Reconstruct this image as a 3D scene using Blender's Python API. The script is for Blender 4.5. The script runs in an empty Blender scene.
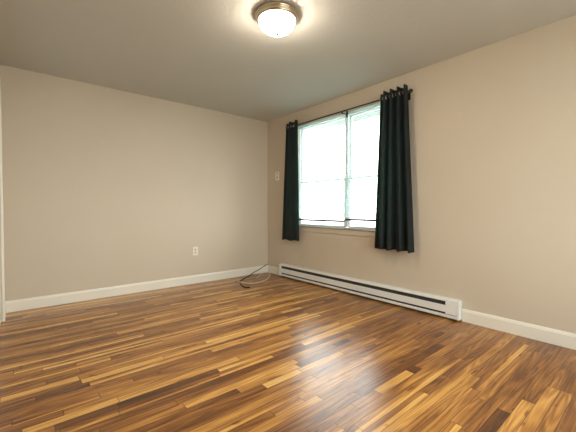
import bpy, bmesh, math, random
from mathutils import Vector, Matrix

# ------------------------------------------------------------------ camera, world, lights, exposure
scene = bpy.context.scene
col = scene.collection
PI = math.pi
F_PX = 322.0
H = 2.44                     # ceiling height
cam_data = bpy.data.cameras.new('camera')
cam_data.sensor_width = 36.0
cam_data.lens = 36.0 * F_PX / 576.0
cam_data.clip_start = 0.02
cam = bpy.data.objects.new('camera', cam_data)
col.objects.link(cam)
cam.location = (-3.1191, -4.2340, 1.0307)
fwd = Vector((0.64228125, 0.76616084, -0.021734))
cam.rotation_euler = fwd.to_track_quat('-Z', 'Y').to_euler()
scene.camera = cam

world = bpy.data.worlds.new('daylight')
scene.world = world
world.use_nodes = True
wn = world.node_tree.nodes
wn['Background'].inputs['Color'].default_value = (1.0, 1.0, 0.985, 1)
wn['Background'].inputs['Strength'].default_value = 10.5

LAMP_STRENGTH = 74.0
LAMP_COLOR = (1.0, 0.87, 0.70, 1)

def portal(name, loc, rot, sx, sy):
    l = bpy.data.lights.new(name, 'AREA')
    l.shape = 'RECTANGLE'; l.size = sx; l.size_y = sy
    l.cycles.is_portal = True
    o = bpy.data.objects.new(name, l); col.objects.link(o)
    o.location = loc; o.rotation_euler = rot
portal('daylight_portal', (0.19, -1.57, 1.5), (0, PI/2, 0), 1.44, 1.82)
portal('fill_portal_rear', (-1.7, -5.39, 1.4), (PI/2, 0, 0), 2.2, 1.6)  # guides sky light in through the added rear window

vs = scene.view_settings
vs.view_transform = 'Standard'
vs.look = 'None'
vs.gamma = 1.0
vs.use_curve_mapping = False
vs.exposure = 0.13

random.seed(7)

# ------------------------------------------------------------------ helpers
def finish(name, bm, mat, parent=None, smooth=False, loc=None):
    bmesh.ops.recalc_face_normals(bm, faces=bm.faces)
    me = bpy.data.meshes.new(name)
    bm.to_mesh(me); bm.free()
    if mat: me.materials.append(mat)
    if smooth:
        for p in me.polygons: p.use_smooth = True
    o = bpy.data.objects.new(name, me)
    col.objects.link(o)
    if parent: o.parent = parent
    if loc: o.location = loc
    return o

def tag(o, label, cat=None, group=None):
    o['label'] = label
    if cat: o['category'] = cat
    if group: o['group'] = group
    return o

def empty(name, loc, label=None, cat=None, group=None, kind=None):
    o = bpy.data.objects.new(name, None); col.objects.link(o)
    o.location = loc
    if label: tag(o, label, cat, group)
    if kind: o['kind'] = kind
    return o

def box(bm, x0, x1, y0, y1, z0, z1, bevel=0.0):
    r = bmesh.ops.create_cube(bm, size=1.0)
    vs_ = r['verts']
    for v in vs_:
        v.co = Vector(((x0+x1)/2 + v.co.x*(x1-x0), (y0+y1)/2 + v.co.y*(y1-y0), (z0+z1)/2 + v.co.z*(z1-z0)))
    if bevel:
        es = list({e for v in vs_ for e in v.link_edges})
        bmesh.ops.bevel(bm, geom=es, offset=bevel, segments=2, profile=0.5, affect='EDGES')

def boxes(lst, bevel=0.0):
    bm = bmesh.new()
    for b in lst: box(bm, *b, bevel=bevel)
    return bm

def lathe(profile, seg=48):
    """profile: (r, z) list, about local z."""
    bm = bmesh.new()
    rings = []
    for r, z in profile:
        if r < 1e-6: rings.append([bm.verts.new((0, 0, z))])
        else: rings.append([bm.verts.new((r*math.cos(2*PI*i/seg), r*math.sin(2*PI*i/seg), z)) for i in range(seg)])
    for a, b in zip(rings, rings[1:]):
        for i in range(seg):
            j = (i+1) % seg
            if len(a) == 1 and len(b) == 1: continue
            if len(a) == 1: bm.faces.new((a[0], b[i], b[j]))
            elif len(b) == 1: bm.faces.new((a[i], b[0], a[j]))
            else: bm.faces.new((a[i], b[i], b[j], a[j]))
    return bm

def tube(bm, pts, r, seg=10, caps=True):
    pts = [Vector(p) for p in pts]
    rings = []
    up = Vector((0, 0, 1))
    for i, p in enumerate(pts):
        d = (pts[min(i+1, len(pts)-1)] - pts[max(i-1, 0)]).normalized()
        a = d.cross(up)
        if a.length < 1e-3: a = d.cross(Vector((1, 0, 0)))
        a.normalize(); b = a.cross(d).normalized()
        rr = r[i] if isinstance(r, (list, tuple)) else r
        rings.append([bm.verts.new(p + a*rr*math.cos(2*PI*k/seg) + b*rr*math.sin(2*PI*k/seg)) for k in range(seg)])
    for a, b in zip(rings, rings[1:]):
        for k in range(seg):
            l = (k+1) % seg
            bm.faces.new((a[k], a[l], b[l], b[k]))
    if caps:
        bm.faces.new(rings[0]); bm.faces.new(rings[-1])

def spline(pts, n=10):
    pts = [Vector(p) for p in pts]
    out = []
    P = [pts[0]] + pts + [pts[-1]]
    for i in range(1, len(P)-2):
        p0, p1, p2, p3 = P[i-1:i+3]
        for k in range(n):
            t = k/n
            out.append(0.5*((2*p1) + (p2-p0)*t + (2*p0-5*p1+4*p2-p3)*t*t + (3*p1-p0-3*p2+p3)*t**3))
    out.append(pts[-1])
    return out

def prism(bm, profile, axis, a0, a1):
    """extrude a closed 2D profile (p,q) along axis 'x' (p=y,q=z) or 'y' (p=x,q=z)."""
    def P(p, q, a): return (a, p, q) if axis == 'x' else (p, a, q)
    A = [bm.verts.new(P(p, q, a0)) for p, q in profile]
    B = [bm.verts.new(P(p, q, a1)) for p, q in profile]
    n = len(profile)
    for i in range(n):
        j = (i+1) % n
        bm.faces.new((A[i], A[j], B[j], B[i]))
    bm.faces.new(A); bm.faces.new(B)

# ------------------------------------------------------------------ materials
def new_mat(name):
    m = bpy.data.materials.new(name); m.use_nodes = True
    return m, m.node_tree, m.node_tree.nodes['Principled BSDF']

def N(nt, kind, **kw):
    n = nt.nodes.new(kind)
    for k, v in kw.items(): setattr(n, k, v)
    return n

def paint(name, color, rough=0.6, bump=0.0, scale=60.0, var=0.03, metallic=0.0, spec=0.5):
    m, nt, b = new_mat(name)
    b.inputs['Roughness'].default_value = rough
    b.inputs['Metallic'].default_value = metallic
    b.inputs['Specular IOR Level'].default_value = spec
    tc = N(nt, 'ShaderNodeTexCoord')
    nz = N(nt, 'ShaderNodeTexNoise'); nz.inputs['Scale'].default_value = 2.3; nz.inputs['Detail'].default_value = 4
    nt.links.new(tc.outputs['Object'], nz.inputs['Vector'])
    mx = N(nt, 'ShaderNodeMix', data_type='RGBA')
    mx.inputs[6].default_value = tuple(c*(1-var) for c in color) + (1,)
    mx.inputs[7].default_value = tuple(min(1, c*(1+var)) for c in color) + (1,)
    nt.links.new(nz.outputs['Fac'], mx.inputs[0])
    nt.links.new(mx.outputs[2], b.inputs['Base Color'])
    if bump:
        n2 = N(nt, 'ShaderNodeTexNoise'); n2.inputs['Scale'].default_value = scale; n2.inputs['Detail'].default_value = 3
        nt.links.new(tc.outputs['Object'], n2.inputs['Vector'])
        bp = N(nt, 'ShaderNodeBump'); bp.inputs['Strength'].default_value = bump; bp.inputs['Distance'].default_value = 0.004
        nt.links.new(n2.outputs['Fac'], bp.inputs['Height'])
        nt.links.new(bp.outputs['Normal'], b.inputs['Normal'])
    return m

M_wall = paint('wall_paint_beige', (0.595, 0.512, 0.398), 0.65, 0.12, 90)
M_ceil = paint('ceiling_paint', (0.58, 0.575, 0.535), 0.8, 0.5, 38)
M_trim = paint('trim_paint_white', (0.80, 0.76, 0.66), 0.38, 0.04, 40)
M_sill = paint('sill_paint_tan', (0.60, 0.52, 0.41), 0.5)
M_ext = paint('exterior_siding', (0.42, 0.50, 0.50), 0.8)
M_rail = paint('blind_rail_backlit', (0.11, 0.115, 0.105), 0.6)  # dark tone is the rail's backlit shade, put into its colour
M_stool = paint('stool_paint_olive', (0.26, 0.22, 0.15), 0.5)
M_ground = paint('ground_outside', (0.48, 0.46, 0.42), 0.9)
M_vinyl = paint('window_vinyl', (0.75, 0.80, 0.80), 0.4)
M_heater = paint('heater_enamel_white', (0.80, 0.80, 0.76), 0.35)
M_dark = paint('heater_slot_dark', (0.035, 0.03, 0.028), 0.6)
M_black = paint('rod_black_metal', (0.015, 0.012, 0.011), 0.4)
M_nickel = paint('brushed_nickel', (0.50, 0.42, 0.31), 0.28, metallic=1.0)
M_silver = paint('grommet_silver', (0.7, 0.7, 0.68), 0.25, metallic=1.0)
M_plate = paint('plate_plastic_ivory', (0.82, 0.78, 0.68), 0.35)
M_recept = paint('receptacle_plastic', (0.62, 0.58, 0.50), 0.4)
M_slot = paint('slot_black', (0.02, 0.02, 0.02), 0.6)
M_cream = paint('cable_cream', (0.72, 0.62, 0.44), 0.45)
M_cable = paint('cable_black', (0.015, 0.012, 0.01), 0.45)
M_knob = paint('bronze_knob', (0.008, 0.006, 0.004), 0.6, spec=0.0)
M_door = paint('door_paint_white', (0.72, 0.72, 0.70), 0.4)

def slat_mat():
    m, nt, b = new_mat('blind_slat_vinyl')
    b.inputs['Base Color'].default_value = (0.80, 0.90, 0.90, 1)
    b.inputs['Roughness'].default_value = 0.45
    tr = N(nt, 'ShaderNodeBsdfTranslucent'); tr.inputs['Color'].default_value = (0.75, 0.90, 0.90, 1)
    mx = N(nt, 'ShaderNodeMixShader'); mx.inputs[0].default_value = 0.4
    out = nt.nodes['Material Output']
    nt.links.new(b.outputs[0], mx.inputs[1]); nt.links.new(tr.outputs[0], mx.inputs[2])
    nt.links.new(mx.outputs[0], out.inputs['Surface'])
    return m
M_slat = slat_mat()

def curtain_mat():
    m, nt, b = new_mat('curtain_fabric_dark_teal')
    b.inputs['Roughness'].default_value = 0.75
    b.inputs['Sheen Weight'].default_value = 0.08
    b.inputs['Sheen Tint'].default_value = (0.5, 0.75, 0.72, 1)
    tc = N(nt, 'ShaderNodeTexCoord')
    wv = N(nt, 'ShaderNodeTexNoise'); wv.inputs['Scale'].default_value = 300
    nt.links.new(tc.outputs['Object'], wv.inputs['Vector'])
    mx0 = N(nt, 'ShaderNodeMix', data_type='RGBA')
    mx0.inputs[6].default_value = (0.014, 0.016, 0.016, 1); mx0.inputs[7].default_value = (0.022, 0.025, 0.025, 1)
    nt.links.new(wv.outputs['Fac'], mx0.inputs[0]); nt.links.new(mx0.outputs[2], b.inputs['Base Color'])
    tr = N(nt, 'ShaderNodeBsdfTranslucent'); tr.inputs['Color'].default_value = (0.004, 0.13, 0.11, 1)
    mx = N(nt, 'ShaderNodeMixShader'); mx.inputs[0].default_value = 0.45
    out = nt.nodes['Material Output']
    nt.links.new(b.outputs[0], mx.inputs[1]); nt.links.new(tr.outputs[0], mx.inputs[2])
    nt.links.new(mx.outputs[0], out.inputs['Surface'])
    return m
M_curtain = curtain_mat()

def pane_mat():
    m = bpy.data.materials.new('window_glass'); m.use_nodes = True
    nt = m.node_tree; nt.nodes.remove(nt.nodes['Principled BSDF'])
    t = N(nt, 'ShaderNodeBsdfTransparent'); t.inputs['Color'].default_value = (0.94, 0.97, 0.965, 1)
    g = N(nt, 'ShaderNodeBsdfGlossy'); g.inputs['Roughness'].default_value = 0.02
    lw = N(nt, 'ShaderNodeLayerWeight'); lw.inputs['Blend'].default_value = 0.5
    pw = N(nt, 'ShaderNodeMath', operation='POWER'); pw.inputs[1].default_value = 5.0
    ma = N(nt, 'ShaderNodeMath', operation='MULTIPLY_ADD'); ma.inputs[1].default_value = 0.9; ma.inputs[2].default_value = 0.04
    nt.links.new(lw.outputs['Facing'], pw.inputs[0]); nt.links.new(pw.outputs[0], ma.inputs[0])
    mx = N(nt, 'ShaderNodeMixShader')
    nt.links.new(ma.outputs[0], mx.inputs[0]); nt.links.new(t.outputs[0], mx.inputs[1]); nt.links.new(g.outputs[0], mx.inputs[2])
    nt.links.new(mx.outputs[0], nt.nodes['Material Output'].inputs['Surface'])
    return m
M_pane = pane_mat()

def lampglass_mat():
    m, nt, b = new_mat('frosted_lit_glass')
    b.inputs['Base Color'].default_value = (0.9, 0.87, 0.8, 1)
    b.inputs['Roughness'].default_value = 0.3
    b.inputs['Emission Color'].default_value = LAMP_COLOR
    b.inputs['Emission Strength'].default_value = LAMP_STRENGTH
    return m
M_lampglass = lampglass_mat()

def floor_mat():
    m, nt, b = new_mat('hardwood_strip_floor')
    L = nt.links.new
    tc = N(nt, 'ShaderNodeTexCoord')
    at = N(nt, 'ShaderNodeAttribute', attribute_name='tone')
    sd = N(nt, 'ShaderNodeAttribute', attribute_name='seed')
    uv = N(nt, 'ShaderNodeUVMap', uv_map='board')
    def math_(op, a, b_=None, clamp=False):
        n = N(nt, 'ShaderNodeMath', operation=op); n.use_clamp = clamp
        for i, v in enumerate((a, b_)):
            if v is None: continue
            if isinstance(v, (int, float)): n.inputs[i].default_value = v
            else: L(v, n.inputs[i])
        return n.outputs[0]
    off = N(nt, 'ShaderNodeCombineXYZ')
    L(math_('MULTIPLY', sd.outputs['Fac'], 37.0), off.inputs[0])
    L(math_('MULTIPLY', sd.outputs['Fac'], 91.0), off.inputs[1])
    L(math_('MULTIPLY', sd.outputs['Fac'], 53.0), off.inputs[2])
    add = N(nt, 'ShaderNodeVectorMath', operation='ADD')
    L(tc.outputs['Object'], add.inputs[0]); L(off.outputs[0], add.inputs[1])
    def stretched(sx, sy, detail, rough=0.5, dist=0.0):
        mp = N(nt, 'ShaderNodeVectorMath', operation='MULTIPLY'); mp.inputs[1].default_value = (sx, sy, 1)
        L(add.outputs[0], mp.inputs[0])
        nz = N(nt, 'ShaderNodeTexNoise'); nz.inputs['Scale'].default_value = 1.0
        nz.inputs['Detail'].default_value = detail; nz.inputs['Roughness'].default_value = rough
        nz.inputs['Distortion'].default_value = dist
        L(mp.outputs[0], nz.inputs['Vector'])
        return nz.outputs['Fac']
    low = stretched(1.6, 11, 2)
    fig = stretched(1.1, 15, 1.0, 0.4, 0.1)
    contour = math_('SINE', math_('MULTIPLY', fig, 50.0))
    fine = stretched(2.2, 120, 4, 0.65)
    knot = stretched(5.5, 22, 2, 0.5, 0.6)
    knotm = N(nt, 'ShaderNodeMapRange'); knotm.inputs[1].default_value = 0.66; knotm.inputs[2].default_value = 0.76
    L(knot, knotm.inputs[0])
    sep = N(nt, 'ShaderNodeSeparateXYZ'); L(uv.outputs[0], sep.inputs[0])
    sp_ = N(nt, 'ShaderNodeAttribute', attribute_name='sap')      # pale sapwood along one edge of some boards
    edge = math_('SUBTRACT', math_('ADD', sp_.outputs['Fac'], math_('MULTIPLY', math_('SUBTRACT', low, 0.5), 0.5)), sep.outputs[1])
    edge = math_('MULTIPLY', math_('MULTIPLY', edge, 9.0, True), math_('MULTIPLY', sp_.outputs['Fac'], 20.0, True))
    t = math_('ADD', at.outputs['Fac'], math_('MULTIPLY', edge, 0.30))
    t = math_('ADD', t, math_('MULTIPLY', math_('SUBTRACT', low, 0.5), 0.65))
    t = math_('ADD', t, math_('MULTIPLY', contour, 0.075))
    t = math_('ADD', t, math_('MULTIPLY', math_('SUBTRACT', fine, 0.5), 0.55))
    t = math_('SUBTRACT', t, math_('MULTIPLY', knotm.outputs[0], 0.28), True)
    rp = N(nt, 'ShaderNodeValToRGB')
    e = rp.color_ramp.elements
    e[0].position = 0.0; e[0].color = (0.060, 0.020, 0.006, 1)
    e[1].position = 1.0; e[1].color = (0.80, 0.50, 0.17, 1)
    for p, c in ((0.28, (0.15, 0.050, 0.011)), (0.52, (0.36, 0.145, 0.030)), (0.78, (0.66, 0.34, 0.080))):
        n = e.new(p); n.color = c + (1,)
    L(t, rp.inputs[0])
    # seams: v across the board, u metres along the board from each end
    dv = math_('SUBTRACT', 0.5, math_('ABSOLUTE', math_('SUBTRACT', sep.outputs[1], 0.5)))   # 0 at edges
    ev = N(nt, 'ShaderNodeMapRange'); ev.inputs[1].default_value = 0.008; ev.inputs[2].default_value = 0.03
    L(dv, ev.inputs[0])
    eu = N(nt, 'ShaderNodeMapRange'); eu.inputs[1].default_value = 0.0005; eu.inputs[2].default_value = 0.002
    L(sep.outputs[0], eu.inputs[0])
    seam = math_('MULTIPLY', ev.outputs[0], eu.outputs[0])
    mx = N(nt, 'ShaderNodeMix', data_type='RGBA')
    L(seam, mx.inputs[0]); mx.inputs[6].default_value = (0.03, 0.012, 0.005, 1)
    L(rp.outputs[0], mx.inputs[7]); L(mx.outputs[2], b.inputs['Base Color'])
    wavy = N(nt, 'ShaderNodeTexNoise'); wavy.inputs['Scale'].default_value = 9; wavy.inputs['Detail'].default_value = 2
    L(tc.outputs['Object'], wavy.inputs['Vector'])
    hgt = math_('ADD', math_('MULTIPLY', wavy.outputs['Fac'], 1.5), math_('MULTIPLY', seam, 0.25))
    hgt = math_('ADD', hgt, math_('MULTIPLY', fine, 0.10))
    bp = N(nt, 'ShaderNodeBump'); bp.inputs['Strength'].default_value = 0.35; bp.inputs['Distance'].default_value = 0.003
    L(hgt, bp.inputs['Height']); L(bp.outputs[0], b.inputs['Normal'])
    b.inputs['Roughness'].default_value = 0.28
    b.inputs['Specular IOR Level'].default_value = 0.65
    return m
M_floor = floor_mat()

# ------------------------------------------------------------------ room shell
XL, YF, XA, YA = -3.24, -5.2, -4.5, -2.7      # left wall, front wall, side bay beyond the left wall
T = 0.12
WY0, WY1, WZ0, WZ1 = -2.405, -0.665, 0.785, 2.235   # window opening in wall_right

def struct(name, bm, mat, smooth=False, label=None):
    o = finish(name, bm, mat, None, smooth); o['kind'] = 'structure'
    if label: o['label'] = label
    return o

def build_floor():
    W = 0.0572
    ROW0 = -3.843 + 67*W          # a seam passes y = -3.843
    notable = [  # (y centre, x from, x to, tone) boards picked out in the photograph
        (-3.814, -1.9, -0.77, 0.55, 0), (-3.700, -1.75, -1.231, 0.17, 0),
    ]
    def from_px(px0, py0, px1, py1, tone, sap=0.0):
        Fv = fwd.normalized(); R = Vector((0.76634186, -0.642433, 0)); U = R.cross(Fv)
        C = cam.location
        res = []
        for px, py in ((px0, py0), (px1, py1)):
            d = R*(px-288)/F_PX - U*(py-216)/F_PX + Fv
            res.append(C + d*(-C.z/d.z))
        notable.append(((res[0].y+res[1].y)/2, min(res[0].x, res[1].x), max(res[0].x, res[1].x), tone, sap))
    for a in ((0, 401.2, 80, 381, .78), (81, 380.7, 163, 357, .74), (164, 356.7, 288, 320, .70),
              (22, 433, 119, 400.7, .76), (120, 400.4, 240, 359.5, .78), (60, 431, 119, 412, .40, .45), (120, 411.7, 220, 376, .42, .45), (221, 375.6, 274, 357, .50, .5),
              (120, 406.5, 220, 371.8, .26), (55, 428, 119, 407, .30), (120, 420.4, 180, 402, .64), (181, 401.5, 300, 363, .74), (181, 408, 300, 367, .70),
              (0, 391, 80, 370, .40), (0, 412, 36, 402, .34), (37, 401.6, 90, 385, .24), (12, 424, 100, 397, .46, .3),
              (264, 386, 300, 371, .82), (207, 431.6, 300, 389, .50, .4), (272, 413, 300, 398, .50, .5), (100, 432, 181, 408, .40), (140, 432, 240, 392, .36, .25),
              (0, 350, 144, 319, .36),
              (0, 336, 60, 326, .26), (0, 345, 90, 325, .50),
              (336, 346, 353, 341, .14), (323, 301, 338, 298, .18), (288, 317, 305, 312, .20), (200, 319, 272, 303, .76),
              (144, 301, 205, 292, .62), (215, 300, 276, 290, .72), (210, 350, 288, 326, .68), (280, 312, 300, 307, .74),
              (373, 397, 413, 373, .70), (390, 386, 420, 368, .22), (352, 405, 376, 391, .38), (300, 372, 345, 354, .66),
              (440, 388, 470, 362, .40), (430, 395, 450, 378, .34), (457, 424, 484, 400, .54),
              
              (300, 343, 352, 325, .74), (304, 335, 340, 323, .68), (318, 330, 360, 316, .62)):
        from_px(*a)
    ov = {}
    for y, a, b_, tn, sp in notable:
        ov.setdefault(int((ROW0 - y)//W), []).append((a, b_, tn, sp))
    bm = bmesh.new()
    uvl = bm.loops.layers.uv.new('board')
    tl = bm.faces.layers.float.new('tone'); sl = bm.faces.layers.float.new('seed'); pl = bm.faces.layers.float.new('sap')
    rnd = random.Random(21)
    def quad(x0, x1, y0, y1, tone, w0=0.0):
        vs_ = [bm.verts.new(p) for p in ((x0, y0, 0), (x1, y0, 0), (x1, y1, 0), (x0, y1, 0))]
        f = bm.faces.new(vs_)
        L_ = x1-x0
        # split so u = distance from nearer end stays linear
        f[tl] = tone
        for lp, uv in zip(f.loops, ((0, 0), (0, 0), (0, 1), (0, 1))): lp[uvl].uv = uv
        return f
    def board(x0, x1, y0, y1, tone, sap):
        sdv = rnd.random()
        xm = (x0+x1)/2
        for (a, b_, ua, ub) in ((x0, xm, 0, xm-x0), (xm, x1, x1-xm, 0)):
            f = quad(a, b_, y0, y1, tone); f[sl] = sdv; f[pl] = sap
            for lp, uv in zip(f.loops, ((ua, 0), (ub, 0), (ub, 1), (ua, 1))): lp[uvl].uv = uv
    k0 = int((ROW0 - 0)//W) - 1
    k = k0
    while ROW0 - k*W > YF:
        y1 = min(0.0, ROW0 - k*W); y0 = max(YF, ROW0 - (k+1)*W)
        if y1 > y0:
            fixed = sorted(ov.get(k, []))
            x = XA
            segs = []
            while x < 0:
                nxt = next((f for f in fixed if f[1] > x + 0.02), None)
                if nxt and nxt[0] <= x + 0.12:
                    segs.append((x, min(nxt[1], 0), nxt[2], nxt[3])); x = nxt[1]; continue
                L_ = rnd.choice((0.5, 0.9, 1.3, 1.7, 2.1))*rnd.uniform(0.8, 1.2)
                x2 = x + L_
                if nxt and x2 > nxt[0] - 0.1: x2 = nxt[0]
                if x2 > -0.15: x2 = 0.0
                near = x > -1.9 and y1 < -1.6      # the boards towards the right are more alike
                tone = min(0.92, max(0.08, rnd.gauss(0.45 if near else 0.48, 0.06 if near else 0.085)))
                segs.append((x, min(x2, 0.0), tone, rnd.uniform(.2, .55) if rnd.random() < (.06 if near else .26) else 0.0)); x = x2
            for a, b_, tn, sp in segs: board(a, b_, y0, y1, tn, sp)
        k += 1
    # slab below the boards
    box(bm, XA-T, T, YF-T, T, -0.12, -0.002)
    me = bpy.data.meshes.new('floor'); bm.to_mesh(me); bm.free(); me.materials.append(M_floor)
    o = bpy.data.objects.new('floor', me); col.objects.link(o); o['kind'] = 'structure'
    o['label'] = 'glossy brown hardwood strip floor with light and dark boards'
build_floor()

struct('ceiling', boxes([(XA-T, T, YF-T, T, H, H+0.1)]), M_ceil, label='off-white lightly textured ceiling')
struct('wall_back', boxes([(XL-T, 0, 0, T, 0, H)]), M_wall, label='bare beige wall with one outlet')
WT = 0.16
struct('wall_right', boxes([(0, WT, YF-T, WY0, 0, H), (0, WT, WY1, T, 0, H), (0, WT, WY0, WY1, 0, WZ0), (0, WT, WY0, WY1, WZ1, H)]),
       M_wall, label='beige wall with the curtained window')
DY0, DY1, DZ = -2.25, -0.31, 2.11   # door opening in left wall
struct('wall_left', boxes([(XL-T, XL, YA, DY0, 0, H), (XL-T, XL, DY1, 0, 0, H), (XL-T, XL, DY0, DY1, DZ, H),
                           (XA, XL-T, YA, YA+T, 0, H), (XA-T, XA, YF, YA+T, 0, H)]), M_wall)
RX0, RX1, RZ0, RZ1 = -2.8, -0.6, 0.6, 2.2  # opening for the added fill window
struct('wall_front', boxes([(XA-T, RX0, YF-T, YF, 0, H), (RX1, 0, YF-T, YF, 0, H), (RX0, RX1, YF-T, YF, 0, RZ0), (RX0, RX1, YF-T, YF, RZ1, H)]), M_wall)

# baseboards
BH = 0.115
prof = [(0, 0), (0.014, 0), (0.014, BH-0.022), (0.011, BH-0.014), (0.008, BH-0.004), (0.005, BH), (0, BH)]
def baseboard(name, segs):
    bm = bmesh.new()
    for axis, wall, sgn, a0, a1 in segs:
        prism(bm, [(wall + sgn*p, q + 0.001) for p, q in prof], axis, a0, a1)
    struct(name, bm, M_trim)
baseboard('baseboard_back', [('x', 0, -1, XL, 0)])
baseboard('baseboard_right', [('y', 0, -1, -0.375, 0-0.014), ('y', 0, -1, YF, -3.011)])
baseboard('baseboard_left', [('y', XL, 1, DY1+0.08, -0.014), ('y', XA, 1, YF, YA), ('x', YA, -1, XA, XL)])
baseboard('baseboard_front', [('x', YF, 1, XA, 0)])

# door on the left wall, only its far casing is in view
door = empty('door_1', (XL, (DY0+DY1)/2, 0), 'white painted door casing at the left edge of the photo', kind='structure')
def dpart(name, lst, mat, bevel=0.0):
    o = finish(name, boxes(lst, bevel), mat); o.parent = door; o.matrix_parent_inverse = Matrix.Translation(-Vector(door.location)); return o
dpart('door_casing', [(XL, XL+0.016, DY1, DY1+0.07, 0, DZ+0.07), (XL, XL+0.016, DY0-0.07, DY0, 0, DZ+0.07), (XL, XL+0.016, DY0-0.07, DY1+0.07, DZ, DZ+0.07)], M_trim, 0.002)
dpart('door_leaf', [(XL-0.045, XL-0.012, (DY0+DY1)/2-.02, DY1-0.005, 0.01, DZ-0.005)], M_door, 0.002)
dpart('door_leaf', [(XL-0.085, XL-0.050, DY0+0.005, (DY0+DY1)/2+.02, 0.01, DZ-0.005)], M_door, 0.002)

# ------------------------------------------------------------------ window
def child(parent, name, bm, mat, smooth=False):
    o = finish(name, bm, mat, None, smooth); o.parent = parent
    root = parent
    off = Vector((0, 0, 0))
    while root: off += Vector(root.location); root = root.parent
    o.matrix_parent_inverse = Matrix.Translation(-off)
    return o

win = empty('window_1', (0.11, (WY0+WY1)/2, WZ0), 'bright twin double hung window behind blinds', kind='structure')
YM = -1.570
fx0, fx1 = 0.085, 0.15
child(win, 'window_frame', boxes([(fx0, fx1, WY0, WY0+0.015, WZ0, WZ1), (fx0, fx1, WY1-0.015, WY1, WZ0, WZ1),
      (fx0, fx1, WY0+.015, WY1-.015, WZ1-0.015, WZ1), (fx0, fx1, WY0+.015, WY1-.015, WZ0, WZ0+0.006)]), M_vinyl)
child(win, 'mullion', boxes([(0.078, fx1, YM-0.025, YM+0.025, WZ0+.015, WZ1-.015)], 0.002), M_vinyl)
ZR = 1.42
def sash(y0, y1, z0, z1, x0, x1):
    s = 0.024
    o = child(win, 'sash', boxes([(x0, x1, y0, y0+s, z0, z1), (x0, x1, y1-s, y1, z0, z1), (x0, x1, y0+s, y1-s, z0, z0+s), (x0, x1, y0+s, y1-s, z1-s, z1)]), M_vinyl)
    p = finish('pane', boxes([((x0+x1)/2-.002, (x0+x1)/2+.002, y0+s, y1-s, z0+s, z1-s)]), M_pane)
    p.parent = o
    p.matrix_parent_inverse = Matrix.Translation(-Vector(win.location))
    o.matrix_parent_inverse = Matrix.Translation(-Vector(win.location))
    p.matrix_parent_inverse = Matrix.Identity(4)
for y0, y1 in ((WY0+.015, YM-.025), (YM+.025, WY1-.015)):
    sash(y0, y1, WZ0+.006, ZR+.012, 0.092, 0.117)
    sash(y0, y1, ZR-.012, WZ1-.015, 0.120, 0.145)
# stool and apron
bm = boxes([(-0.022, 0.09, WY0-0.03, WY1+0.03, WZ0-0.014, WZ0)], 0.004)
struct('trim_1', bm, M_stool, label='thin dark-edged window stool')
struct('trim_3', boxes([(-0.013, 0, WY0-0.015, WY1+0.015, WZ0-0.072, WZ0-0.014)], .002), M_wall, label='wall-coloured apron under the window')

# unseen window added behind the camera to let in fill light
fill_win = empty('rear_fill_window', ((RX0+RX1)/2, YF-0.06, RZ0), kind='structure')
child(fill_win, 'window_frame', boxes([(RX0, RX0+.05, YF-.09, YF-.03, RZ0, RZ1), (RX1-.05, RX1, YF-.09, YF-.03, RZ0, RZ1),
      (RX0+.05, RX1-.05, YF-.09, YF-.03, RZ1-.05, RZ1), (RX0+.05, RX1-.05, YF-.09, YF-.03, RZ0, RZ0+.05), (-1.73, -1.67, YF-.09, YF-.03, RZ0+.05, RZ1-.05)]), M_vinyl)
child(fill_win, 'pane', boxes([(RX0+.05, RX1-.05, YF-.062, YF-.058, RZ0+.05, RZ1-.05)]), M_pane)

struct('ground_outside', boxes([(WT+.01, 30, -30, 30, -0.7, -0.6), (-30, WT, -30, YF-T-.01, -0.7, -0.6)]), M_ground)
# roof overhang outside the window
struct('trim_2', boxes([(WT, 0.75, YF-T, 0.4, H-0.02, H+0.08), (0.72, 0.76, YF-T, 0.4, H-0.12, H+0.08)]), M_ext)

# ------------------------------------------------------------------ blinds
def blind(y0, y1, zbot, label, wand_y):
    xb = 0.052
    t = empty('window_blind', (xb, (y0+y1)/2, zbot), label, 'blind', 'mini blinds in the window')
    child(t, 'headrail', boxes([(xb-.016, xb+.016, y0, y1, WZ1-.034, WZ1-.002)], .002), M_slat)
    bm = bmesh.new()
    z = WZ1-0.05; tilt = math.radians(30)
    w = 0.0125
    while z > zbot + 0.034:
        a = []
        for s, c in ((-1, 0), (0, 0.0022), (1, 0)):
            a.append((xb + s*w*math.cos(tilt), z + s*w*math.sin(tilt) + c))
        A = [bm.verts.new((p, y0+.004, q)) for p, q in a]; B = [bm.verts.new((p, y1-.004, q)) for p, q in a]
        A2 = [bm.verts.new((p, y0+.004, q-.0007)) for p, q in a]; B2 = [bm.verts.new((p, y1-.004, q-.0007)) for p, q in a]
        for i in (0, 1):
            bm.faces.new((A[i], A[i+1], B[i+1], B[i])); bm.faces.new((A2[i], B2[i], B2[i+1], A2[i+1]))
            bm.faces.new((A[i], A2[i], A2[i+1], A[i+1])); bm.faces.new((B[i], B[i+1], B2[i+1], B2[i]))
        bm.faces.new((A[0], B[0], B2[0], A2[0])); bm.faces.new((A[2], A2[2], B2[2], B[2]))
        z -= 0.0212
    child(t, 'slats', bm, M_slat)
    child(t, 'bottom_rail', boxes([(xb-.014, xb+.014, y0+.003, y1-.003, zbot, zbot+.027)], .003), M_rail)
    bm = bmesh.new()
    for yy in (y0+.12, (y0+y1)/2, y1-.12):
        for xx in (xb-.0135, xb+.0135):
            tube(bm, [(xx, yy, zbot+.01), (xx, yy, WZ1-.03)], .0007, 5)
    child(t, 'ladder_cords', bm, M_vinyl)
    bm = bmesh.new(); tube(bm, [(xb-.022, wand_y, WZ1-.03), (xb-.026, wand_y, WZ1-.06), (xb-.026, wand_y, 1.43)], .004, 6)
    child(t, 'tilt_wand', bm, M_recept)
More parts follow.
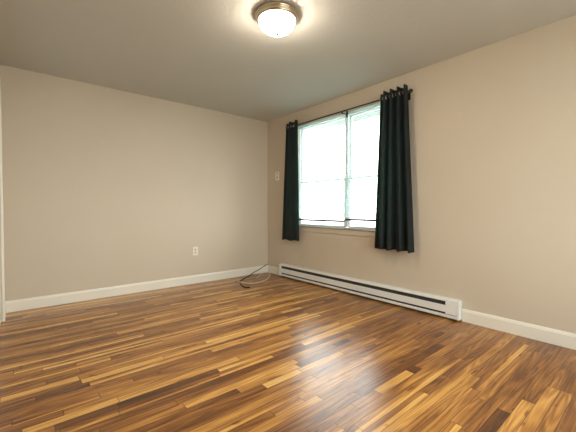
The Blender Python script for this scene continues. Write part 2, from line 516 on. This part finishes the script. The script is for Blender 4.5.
blind(YM+.008, WY1-.008, 0.862, 'white horizontal mini blind over the left half of the window, hanging slightly lower', WY1-.08)
blind(WY0+.008, YM-.008, 0.885, 'white horizontal mini blind over the right half of the window, beside the wide curtain', YM-.05)

# ------------------------------------------------------------------ curtain rod
RXX, RZZ = -0.092, 2.213
ry0, ry1 = -2.515, -0.635
rod = empty('curtain_rod', (RXX, (ry0+ry1)/2, RZZ), 'thin black metal curtain rod with round end caps above the window', 'curtain rod')
bm = bmesh.new(); tube(bm, [(RXX, ry0, RZZ), (RXX, ry1, RZZ)], .0085, 14)
child(rod, 'pole', bm, M_black, True)
for yy, s in ((ry0, -1), (ry1, 1)):
    bm = lathe([(0, 0), (.013, 0), (.013, .006), (.018, .010), (.020, .022), (.016, .033), (.008, .038), (0, .039)], 20)
    o = finish('finial', bm, M_black, rod, True)
    o.location = (0, yy - rod.location.y, 0); o.rotation_euler = (-s*PI/2, 0, 0)
for yy in (-2.47, -1.645, -0.67):
    bm = boxes([(-.006, 0, yy-.012, yy+.012, RZZ-.055, RZZ+.02), (RXX-.004, 0, yy-.005, yy+.005, RZZ-.026, RZZ-.016),
                (RXX-.012, RXX+.012, yy-.006, yy+.006, RZZ-.030, RZZ-.0085)], .001)
    child(rod, 'bracket', bm, M_black)

# ------------------------------------------------------------------ curtains
def curtain(yt0, yt1, yb0, yb1, zb, label, n=4, xbot=-0.10, seed=1, amp_t=.034, amp_b=.045, phase=0.0):
    """hanging from y = yt1 (far side) to yt0 (near side) on the rod, flaring to yb1..yb0 at the hem"""
    root = empty('curtain', (RXX, (yt0+yt1)/2, zb), label, 'curtain', 'dark curtains on the black rod')
    rn = random.Random(seed)
    ph = [rn.uniform(-.5, .5) for _ in range(n*2+2)]
    amps = [rn.uniform(.7, 1.25) for _ in range(n*2+2)]
    U, V = 24*n, 60
    bm = bmesh.new()
    g = []
    top = RZZ + 0.062
    for j in range(V+1):
        v = j/V
        row = []
        for i in range(U+1):
            u = i/U
            k = min(int(u*n*2), n*2-1)
            y = (yt1*(1-v) + yb1*v)*(1-u) + (yt0*(1-v) + yb0*v)*u
            w = math.sin(2*PI*n*u + phase + ph[k]*0*v + 0.9*v*math.sin(3.1*u*PI + seed))
            am = (amp_t*(1-v) + amp_b*v) * (1 + v*(amps[k]*(1-(u*n*2-k)) + amps[k+1]*(u*n*2-k) - 1))
            sh = math.copysign(abs(w)**0.75, w)
            x = RXX*(1-v) + xbot*v + am*sh
            y += 0.010*v*math.sin(5*PI*u*n/2 + seed)
            x = min(x, -0.012)
            z = top + (zb-top)*v
            z += 0.008*v*math.sin(2*PI*n*u*0.9+seed) + (1-v)**12*0.012*max(0, -w)
            row.append(bm.verts.new((x, y, z)))
        g.append(row)
    for j in range(V):
        for i in range(U):
            bm.faces.new((g[j][i], g[j][i+1], g[j+1][i+1], g[j+1][i]))
    o = child(root, 'panel', bm, M_curtain, True)
    md = o.modifiers.new('thick', 'SOLIDIFY'); md.thickness = .0022; md.offset = 0
    for q in range(2*n):
        u = (q - phase/PI)/(2*n)
        if u < 0.02 or u > 0.98: 
            if not (q == 0 and phase == 0): continue
            u = 0.012
        y = yt1*(1-u) + yt0*u
        bm = bmesh.new()
        pts = [(.0, .0, .0)]
        ringp = [(RXX + .0205*math.cos(a), y, RZZ + .0205*math.sin(a)) for a in [2*PI*i/28 for i in range(29)]]
        ra = []
        for i in range(28):
            a = 2*PI*i/28
            c = Vector((math.cos(a), 0, math.sin(a)))
            ra.append([bm.verts.new(Vector((RXX, y, RZZ)) + c*(.0205 + .0055*math.cos(b)) + Vector((0, .004*math.sin(b), 0))) for b in [2*PI*t/8 for t in range(8)]])
        for i in range(28):
            for t in range(8):
                bm.faces.new((ra[i][t], ra[i][(t+1) % 8], ra[(i+1) % 28][(t+1) % 8], ra[(i+1) % 28][t]))
        go = child(root, 'grommet', bm, M_silver, True)
    return root
curtain(-2.50, -2.185, -2.59, -2.12, 0.595, 'wide dark teal-black curtain with deep folds at the right side of the window', 4, -0.105, 3)
curtain(-0.835, -0.585, -0.865, -0.49, 0.578, 'narrow dark teal-black curtain at the left side of the window', 2, -0.095, 5, .018, .014)

# ------------------------------------------------------------------ ceiling light
LX, LY = -1.662, -2.372
lamp = empty('ceiling_light', (LX, LY, H), 'round flush ceiling light with frosted white dome and nickel rim', 'ceiling light')
lamp.scale = (0.87, 0.87, 0.90)
finish('rim', lathe([(0, 0), (.172, 0), (.180, -.006), (.182, -.018), (.176, -.026), (.170, -.030), (.172, -.040), (.166, -.052), (.156, -.058), (.150, -.055), (.150, -.045), (0, -.045)], 64), M_nickel, lamp, True)
finish('glass_dome', lathe([(.150, -.046), (.151, -.058), (.148, -.072), (.139, -.090), (.122, -.110), (.098, -.128), (.070, -.141), (.040, -.149), (.012, -.152), (0, -.152)], 64), M_lampglass, lamp, True)
o = finish('finial', lathe([(0, -.150), (.012, -.151), (.014, -.156), (.013, -.163), (.007, -.168), (0, -.169)], 16), M_knob, lamp, True)
o['label'] = 'small dark knob under the dome'

# ------------------------------------------------------------------ baseboard heater
hy0, hy1, hz0, hz1, hx = -3.008, -0.38, 0.018, 0.192, -0.068
ht = empty('baseboard_heater', (0, (hy0+hy1)/2, 0), 'long white electric baseboard heater under the window', 'heater')
cap = 0.05; capr = 0.022
# back pan and top
bm = boxes([(-.012, -.001, hy0+.002, hy1-.002, hz0+.004, hz1-.002)])
prism(bm, [(-.001, hz1), (-.001, hz1-.003), (-.050, hz1-.003), (hx+.002, hz1-.014), (hx+.002, hz1-.023), (hx, hz1-.023), (hx, hz1-.012), (-.051, hz1)], 'y', hy0+capr, hy1-cap)
child(ht, 'top_panel', bm, M_heater)
bm = bmesh.new()
prism(bm, [(hx, .066), (hx-.002, .068), (hx-.002, .131), (hx, .133), (hx+.003, .131), (hx+.003, .068)], 'y', hy0+capr, hy1-cap)
child(ht, 'front_cover', bm, M_heater)
child(ht, 'bottom_strip', boxes([(hx, hx+.012, hy0+capr, hy1-cap, hz0, .046), (hx, -.012, hy0+capr, hy1-cap, hz0, hz0+.004)], .001), M_heater)
for yy in (-.12,):
    pass
bm = boxes([(-.058, -.046, hy0+capr, hy1-cap, .03, hz1-.014)])
child(ht, 'grille', bm, M_dark)['label'] = 'dark slots above and below the cover'
child(ht, 'end_cap', boxes([(hx-.004, -.001, hy1-cap, hy1, hz0-.002, hz1-.001)], .004), M_heater)
child(ht, 'end_cap', boxes([(hx-.004, -.001, hy0, hy0+capr, hz0-.002, hz1-.001)], .004), M_heater)
# blank plate that closes the upper slot by the right end (wiring compartment)
child(ht, 'junction_cover', boxes([(hx-.001, hx+.004, hy0+capr, hy0+capr+.10, .052, hz1-.006)], .001), M_heater)

# ------------------------------------------------------------------ thermostat, outlet
th = empty('thermostat', (0, -.27, 1.475), 'small off-white thermostat on the wall left of the curtains', 'thermostat')
child(th, 'housing', boxes([(-.030, 0, -.302, -.238, 1.480, 1.610)], .004), M_plate)
child(th, 'base_plate', boxes([(-.006, 0, -.306, -.234, 1.476, 1.614)], .002), M_plate)
bm = lathe([(0, 0), (.009, 0), (.009, .006), (.007, .008), (0, .008)], 24)
o = finish('dial', bm, M_slot, th, True); o.location = (-.030, -.018, .045); o.rotation_euler = (0, -PI/2, 0)
child(th, 'scale_window', boxes([(-.0315, -.030, -.296, -.282, 1.572, 1.588)]), M_slot)

ot = empty('wall_outlet', (-1.245, 0, .39), 'ivory duplex outlet low on the bare back wall', 'outlet')
ox, oz = -1.245, 0.449
child(ot, 'cover_plate', boxes([(ox-.036, ox+.036, -.006, 0, oz-.059, oz+.059)], .0025), M_plate)
for dz in (-.0215, .0215):
    bm = lathe([(0, 0), (.0168, 0), (.0168, .003), (.015, .004), (0, .004)], 24)
    r = finish('receptacle', bm, M_recept, ot, True)
    r.rotation_euler = (PI/2, 0, 0); r.location = (0, -.005, oz + dz - .39)
    s = finish('slot', boxes([(-.008, -.0055, -.0015, .0075, .0035, .0046), (.0055, .008, -.0015, .0065, .0035, .0046), (-.002, .002, -.0105, -.0065, .0035, .0046)]), M_slot, r)
o = finish('screw', lathe([(0, 0), (.0035, 0), (.003, .0012), (0, .0015)], 12), M_silver, ot, True)
o.rotation_euler = (PI/2, 0, 0); o.location = (0, -.006, oz-.39)

# ------------------------------------------------------------------ cables in the corner
def cable(name, pts, r, mat, label, plug=None):
    root = empty(name, (pts[0][0], pts[0][1], 0), label, 'cable', 'loose cables in the corner')
    bm = bmesh.new(); tube(bm, spline(pts, 12), r, 8)
    child(root, 'cord', bm, mat, True)
    if plug:
        bm = bmesh.new(); tube(bm, plug, [.0075, .0075, .006, .006], 10)
        child(root, 'connector', bm, M_silver if mat is M_cream else M_cable, False)
cable('coaxial_cable', [(-.022, -.024, .138), (-.11, -.024, .100), (-.209, -.026, .062), (-.31, -.032, .030), (-.39, -.065, .009), (-.52, -.155, .006), (-.64, -.24, .006), (-.715, -.305, .006),
                        (-.775, -.41, .007), (-.83, -.53, .006), (-.853, -.61, .006), (-.845, -.655, .006), (-.80, -.69, .006)], .0062, M_cable,
      'thin black cable running down from the corner and hooked at its end')
cable('coaxial_cable', [(-.413, -.289, .006), (-.33, -.21, .006), (-.253, -.139, .006), (-.15, -.06, .006), (-.085, -.03, .006), (-.045, -.045, .006), (-.05, -.10, .006), (-.094, -.18, .006), (-.16, -.265, .006),
                        (-.234, -.347, .006), (-.35, -.45, .006), (-.483, -.52, .006), (-.60, -.545, .006), (-.68, -.52, .0065), (-.735, -.47, .012), (-.765, -.42, .019), (-.775, -.37, .014), (-.766, -.335, .007), (-.755, -.28, .006)], .0062, M_cream,
      'cream cable lying in a wide open loop on the floor by the corner',
      [(-.757, -.29, .008), (-.754, -.275, .008), (-.752, -.268, .008), (-.745, -.245, .008)])
